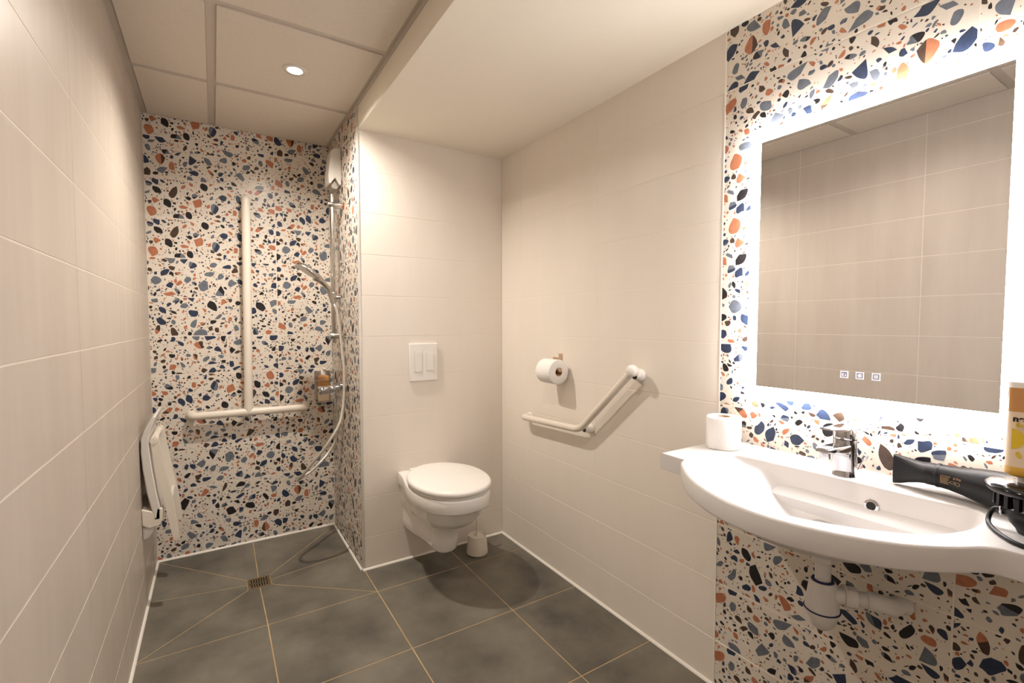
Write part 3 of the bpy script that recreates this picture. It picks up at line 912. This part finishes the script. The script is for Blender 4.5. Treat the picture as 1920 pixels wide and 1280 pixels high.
# dispenser bottle in its wall holder (back corner of the shower)
sh = thing('soap_holder', 'clear wall holder with thin metal sides in the back shower corner', 'soap holder', (-.86, YS, .80))
sx0, sx1 = -.910, -.836
mb = MB(); mb.box((sx0-.008, YS-.006, .780), (sx1+.008, YS-.0005, .955), 'chrome_soft'); mb.build('back_plate', sh)
mb = MB(); mb.box((sx0-.006, YS-.062, .772), (sx1+.006, YS-.0055, .778), 'chrome_soft'); mb.build('base_shelf', sh)
mb = MB(); mb.tube([(sx0-.004, YS-.006, .90), (sx0-.004, YS-.060, .90), (sx1+.004, YS-.060, .90), (sx1+.004, YS-.006, .90)], .0022, 'chrome_soft', 8); mb.build('retaining_wire', sh)
so = thing('soap_bottle', 'amber soap bottle with white pump cap in the shower wall holder', 'soap bottle', ((sx0+sx1)/2, YS-.034, .779))
cxs = (sx0+sx1)/2


def rrect(cx_, cy_, hx, hy, r, z, n=5):
    out = []
    for sx, sy, a0 in ((1, 1, 0), (-1, 1, 90), (-1, -1, 180), (1, -1, 270)):
        for k in range(n+1):
            a = math.radians(a0+90*k/n)
            out.append((cx_+sx*(hx-r)+r*math.cos(a), cy_+sy*(hy-r)+r*math.sin(a), z))
    return out


mb = MB(); mb.rings([rrect(cxs, YS-.034, .031, .022, .008, z) for z in (.779, .868)], 'label'); mb.rings([rrect(cxs, YS-.034, .031, .022, .008, z) for z in (.868, .925)]+[rrect(cxs, YS-.034, .012, .012, .008, .935)], 'amber'); mb.build('bottle', so)
mb = MB(); mb.lathe([(.014, .934), (.014, .950), (.011, .958), (.004, .962), (.004, .976), (.0001, .978)], (cxs, YS-.034, 0), 'plastic', 24); mb.box((cxs-.006, YS-.060, .968), (cxs+.006, YS-.028, .976), 'plastic'); mb.build('pump', so)

# white unit high on the side wall
wu = thing('wall_dispenser', 'white plastic wall unit high on the terrazzo side wall', 'wall unit', (XP, .36, 1.98))
mb = MB()
pr = [(XP, 1.985), (XP, 2.178), (XP-.020, 2.181), (XP-.048, 2.168), (XP-.060, 2.10), (XP-.068, 2.03), (XP-.066, 1.988), (XP-.058, 1.984), (XP-.034, 2.020), (XP-.012, 1.985)]
mb.prism(pr, 'y', .320, .43, 'grey_plastic'); mb.build('casing', wu, bevel=.004)
mb = MB(); mb.prism([(XP-.014, 1.978), (XP-.034, 2.010), (XP-.055, 1.982), (XP-.045, 1.965), (XP-.022, 1.962)], 'y', .335, .42, 'notch_shade'); mb.build('nozzle', wu, bevel=.003)  # darker block whose colour stands for shade in the casing cavity

# ------------------------------------------------------------------ folding shower seat
fs = thing('folding_shower_seat', 'white fold-up shower seat folded against the left wall', 'shower seat', (XL, .28, .33))
ya, yb = .125, .405


def strip(mbb, prof, th, y0, y1, m):
    P = [Vector((p[0], p[1])) for p in prof]; L_ = []; R_ = []
    for i, p in enumerate(P):
        t = (P[min(i+1, len(P)-1)]-P[max(i-1, 0)]).normalized(); nrm = Vector((-t.y, t.x))
        w = th[i] if isinstance(th, (list, tuple)) else th
        L_.append(p+nrm*w/2); R_.append(p-nrm*w/2)
    poly = [tuple(p) for p in L_]+[tuple(p) for p in R_[::-1]]
    mbb.prism(poly, 'y', y0, y1, m)


mb = MB(); strip(mb, [(-1.641, .845), (-1.652, .822), (-1.668, .785), (-1.677, .755), (-1.677, .70), (-1.671, .62), (-1.660, .52), (-1.646, .44), (-1.643, .40)], [.010, .016, .022, .026, .030, .032, .032, .030, .022], ya, yb, 'grey_plastic')
mb.build('seat_panel', fs, bevel=.004)
for y0 in (ya+.002, yb-.030):
    mb = MB(); strip(mb, [(-1.651, .752), (-1.645, .748), (-1.636, .68), (-1.618, .56), (-1.600, .45), (-1.588, .36), (-1.580, .30)], [.026, .030, .030, .030, .030, .026, .020], y0, y0+.030, 'cream_plastic')
    mb.build('support_leg', fs, bevel=.004)
mb = MB(); mb.cyl((-1.603, ya+.02, .46), (-1.603, yb-.02, .46), .010, 'grey_plastic', 16); mb.build('cross_bar', fs)
mb = MB(); mb.cyl((-1.648, ya-.001, .742), (-1.648, yb-.001, .742), .013, 'cream_plastic', 16); mb.build('hinge_pin', fs)
for y0 in (ya, yb-.07):
    mb = MB(); mb.prism([(XL+.0005, .455), (XL+.0005, .385), (-1.672, .368), (-1.635, .375), (-1.626, .395), (-1.624, .448), (-1.645, .452), (-1.650, .420), (-1.660, .440)], 'y', y0, y0+.060, 'cream_plastic'); mb.build('hinge_bracket', fs, bevel=.004)
    mb = MB(); mb.prism([(XL+.0005, .395), (XL+.0005, .318), (-1.676, .324), (-1.662, .345), (-1.655, .372)], 'y', y0+.012, y0+.058, 'grey_plastic'); mb.build('wall_mount', fs, bevel=.003)

# ------------------------------------------------------------------ hair dryer
hd = thing('hair_dryer', 'black hair dryer with flat nozzle lying on the basin ledge', 'hair dryer', (-.05, -2.0, ZB))
def dsec(y, x, z, rx_, rz_, n=28, e=2.0):
    return [(x+rx_*math.copysign(abs(math.cos(a))**(2/e), math.cos(a)), y, z+rz_*math.copysign(abs(math.sin(a))**(2/e), math.sin(a))) for a in [2*math.pi*k/n for k in range(n)]]


mb = MB(); mb.rings([dsec(-1.900, -.031, .8890, .0085, .0345, e=6), dsec(-1.903, -.031, .8890, .0105, .0350, e=6), dsec(-1.915, -.032, .8895, .0115, .0325, e=4), dsec(-1.932, -.034, .8920, .0160, .0280, e=3), dsec(-1.950, -.036, .8940, .0220, .0248, e=2.2), dsec(-1.962, -.037, .8950, .0240, .0244)]+
                    [dsec(-1.964-.0035*k, -.037, .8952, .0244+(.0008 if k % 2 else 0), .0246+(.0008 if k % 2 else 0)) for k in range(6)], 'nozzle_black')
mb.build('nozzle', hd, autosmooth=40)
mb = MB(); mb.rings([dsec(-1.982, -.037, .8955, .0255, .0258), dsec(-1.984, -.037, .8955, .0268, .0270), dsec(-1.988, -.037, .8955, .0268, .0270), dsec(-1.989, -.038, .8955, .0258, .0262)], 'matte_black'); mb.build('ring', hd)
mb = MB(); mb.rings([dsec(-1.988, -.038, .8955, .0255, .0258), dsec(-2.005, -.039, .8952, .0262, .0268), dsec(-2.03, -.042, .8945, .0290, .0305), dsec(-2.055, -.047, .8940, .0335, .0360), dsec(-2.075, -.052, .8930, .0370, .0390), dsec(-2.098, -.056, .8930, .0385, .0410), dsec(-2.110, -.057, .8930, .034, .036), dsec(-2.115, -.057, .8930, .026, .027)], 'matte_black')
mb.build('barrel', hd, autosmooth=50)
mb = MB()
rg2 = random.Random(5)
fx = lambda y: -(.0395+ (y+1.992)*-.03)


def on_barrel(y, z):
    # point on the visible side of the barrel, slightly proud
    t = (-1.988-y)
    c_x = -.038-.10*t*.6; rr_ = .0258+.10*t; rz_ = .0260+.11*t; cz = .8955-.015*t
    s_ = max(-.98, min(.98, (z-cz)/rz_))
    return (c_x-rr_*math.sqrt(1-s_*s_)-.0006, y, z)


def patch(y0, y1, z0, z1, m='bronze_ink'):
    mb.add([on_barrel(y0, z0), on_barrel(y1, z0), on_barrel(y1, z1), on_barrel(y0, z1)], [(0, 1, 2, 3)], m)


patch(-1.995, -2.013, .9030, .9042)
for k in range(7):
    z = .9010-k*.0022
    y = -1.995
    while y > -2.010+(k % 2)*.003:
        w = rg2.uniform(.0012, .0030); patch(y, y-w, z-.0012, z); y -= w+.0007
vs, fs_ = text_mesh('CE', .009, 'bronze_ink', 0)
mb.add([on_barrel(-2.0175-v.x, .8925+v.y) for v in vs], fs_, 'bronze_ink')
for cy_, cz_, r_ in ((-2.0255, .8915, .0040),):
    for k in range(20):
        a0, a1 = 2*math.pi*k/20, 2*math.pi*(k+1)/20
        mb.add([on_barrel(cy_+r*math.cos(a), cz_+r*math.sin(a)) for r, a in ((r_, a0), (r_, a1), (r_-.0009, a1), (r_-.0009, a0))], [(0, 1, 2, 3)], 'bronze_ink')
for y0, z0 in ((-2.0175, .9000), (-2.0225, .9005), (-2.0270, .8995)):
    for k in range(3): patch(y0, y0-.0036, z0+.0002+.0016*k, z0+.0012+.0016*k)
pr_ = mb.build('rating_print', hd, fix=False); pr_['label'] = 'small bronze printed rating marks'

# ------------------------------------------------------------------ glossy black stand and cord
SX, SY, SZ = -.158, -2.158, .944
st = thing('round_stand', 'glossy black round stand at the right end of the basin', 'stand', (SX, SY, ZB))
mb = MB(); mb.lathe([(.0001, .001), (.055, .001), (.064, -.001), (.0695, -.005), (.0705, -.010), (.067, -.015), (.060, -.019), (.030, -.021), (.0001, -.021)], (SX, SY, SZ), 'gloss_black', 64); mb.build('disc_top', st)
mb = MB()
for k in range(22):
    a = 2*math.pi*k/22
    m4 = Matrix.Translation((SX, SY, SZ-.032)) @ Matrix.Rotation(a, 4, 'Z')
    mb.box((.044, -.0035, -.010), (.0585, .0035, .014), 'matte_black', m4)
mb.lathe([(.0001, -.045), (.046, -.045), (.052, -.040), (.053, -.019)], (SX, SY, SZ), 'gloss_black', 40)
mb.build('ribbed_collar', st, autosmooth=30)
mb = MB(); mb.lathe([(.036, .903), (.0405, .895), (.041, .885), (.037, .870), (.028, .858), (.025, .8505), (.0001, .8502)], (SX+.005, SY, 0), 'matte_black', 40); mb.build('stem', st)
mb = MB(); mb.lathe([(.0001, .865), (.010, .864), (.016, .858), (.018, .8505), (.0001, .8502)], (SX-.050, SY-.012, 0), 'gloss_black', 28); mb.build('foot', st)
sc = Vector((SX-.022, SY+.038, .908))
mb = MB(); mb.cyl(sc, sc+Vector((0, .004, .008)), .004, 'brass', 16, bev=.001); o = mb.build('screw', st); o['label'] = 'small brass screw'
mb = MB(); mb.tube([Vector((SX-.008, SY+.046, .886))+Vector((.0075*math.cos(a), .002*math.cos(a), .0075*math.sin(a))) for a in [2*math.pi*k/24 for k in range(24)]], .0018, 'chrome', 8, closed=True); o = mb.build('key_ring', st); o['label'] = 'small chrome ring'
cp = [(-.148, -2.112, .874), (-.146, -2.106, .882), (-.145, -2.099, .880), (-.150, -2.094, .868), (-.165, -2.096, .8575), (-.190, -2.108, .8545), (-.215, -2.124, .8543), (-.238, -2.145, .8543), (-.245, -2.165, .8543), (-.238, -2.20, .8543)]
mb = MB(); mb.tube(catmull(cp, 8), .0040, 'matte_black', 12); co = mb.build('power_cord'); tag(co, 'black cord looping on the basin beside the round stand', 'cord')

# ------------------------------------------------------------------ shampoo bottle standing on the disc
QX, QY, QZ = -.150, -2.148, SZ+.0012
sb_ = thing('shampoo_bottle', 'clear bottle of amber liquid with yellow flower label on the black stand', 'bottle', (QX, QY, QZ))
fw_ang = math.atan2(QY+2.3643, QX+1.419)+math.pi     # the label faces the room
Rz = Matrix.Translation((QX, QY, 0)) @ Matrix.Rotation(fw_ang+math.radians(-6), 4, 'Z')


def rr2(hx, hy, r, z):
    return [tuple(Rz @ Vector(p)) for p in rrect(0, 0, hx, hy, r, z)]


mb = MB(); mb.rings([rr2(.016, .020, .010, QZ), rr2(.016, .020, .010, QZ+.012)], 'plastic'); mb.build('white_foot', sb_)
H_ = .034
mb = MB(); mb.rings([rr2(.024, .028, .008, QZ+.012), rr2(.027, H_, .010, QZ+.016), rr2(.027, H_, .010, QZ+.030)], 'gold'); mb.build('liquid_base', sb_)
mb = MB(); mb.rings([rr2(.0272, H_+.0002, .010, z) for z in (QZ+.030, QZ+.132)], 'label'); lb = mb.build('paper_label', sb_)
mb = MB(); mb.rings([rr2(.027, H_, .010, z) for z in (QZ+.132, QZ+.176)], 'amber'); mb.build('liquid', sb_)
mb = MB(); mb.rings([rr2(.027, H_, .010, QZ+.176), rr2(.027, H_, .010, QZ+.186), rr2(.022, .029, .010, QZ+.190), rr2(.012, .012, .009, QZ+.193)], 'plastic'); mb.build('shoulder', sb_)
mb = MB(); mb.lathe([(.011, QZ+.193), (.011, QZ+.204), (.005, QZ+.206), (.005, QZ+.212), (.0001, QZ+.213)], tuple(Rz @ Vector((0, -.004, 0))), 'plastic', 20); mb.build('cap', sb_)


def on_label(mbx, pts, m, lift=.0006):
    # (a, z): a along the label, positive to the viewer's right
    mbx.add([tuple(Rz @ Vector((.0272+lift, a, z))) for a, z in pts], [tuple(range(len(pts)))], m)


lp = MB()
vs, fs_ = text_mesh('ne', .0150, 'ink', 0, .0006)
lp.add([tuple(Rz @ Vector((.0282, v.x-.0175, QZ+.119+v.y))) for v in vs], fs_, 'ink')
vs, fs_ = text_mesh('flo', .012, 'yellow', 0, .0003)
lp.add([tuple(Rz @ Vector((.0282, v.x-.0150, QZ+.108+v.y))) for v in vs], fs_, 'yellow')
on_label(lp, [(-.020, QZ+.1005), (.022, QZ+.0985), (.022, QZ+.0992), (-.020, QZ+.1012)], 'pink')
ccx, ccz = -.026, QZ+.082
on_label(lp, [(max(-.0255, ccx+.018*math.cos(a)), ccz+.019*math.sin(a)) for a in [2*math.pi*k/32 for k in range(32)]], 'yellow')
for k, ang in enumerate((-70, -40, -12, 15, 42)):
    a = math.radians(ang)
    c0 = (ccx+.030*math.cos(a), ccz+.031*math.sin(a))
    on_label(lp, [(c0[0]+.0065*math.cos(a)*math.cos(t)-.003*math.sin(a)*math.sin(t), c0[1]+.0065*math.sin(a)*math.cos(t)+.003*math.cos(a)*math.sin(t)) for t in [2*math.pi*q/16 for q in range(16)]], 'yellow')
on_label(lp, [(.000+.007*math.cos(t), QZ+.040+.0045*math.sin(t)) for t in [2*math.pi*q/16 for q in range(16)]], 'ink')
on_label(lp, [(.018+.005*math.cos(t), QZ+.056+.004*math.sin(t)) for t in [2*math.pi*q/16 for q in range(16)]], 'pink')
lp.build('label_print', lb, fix=False)
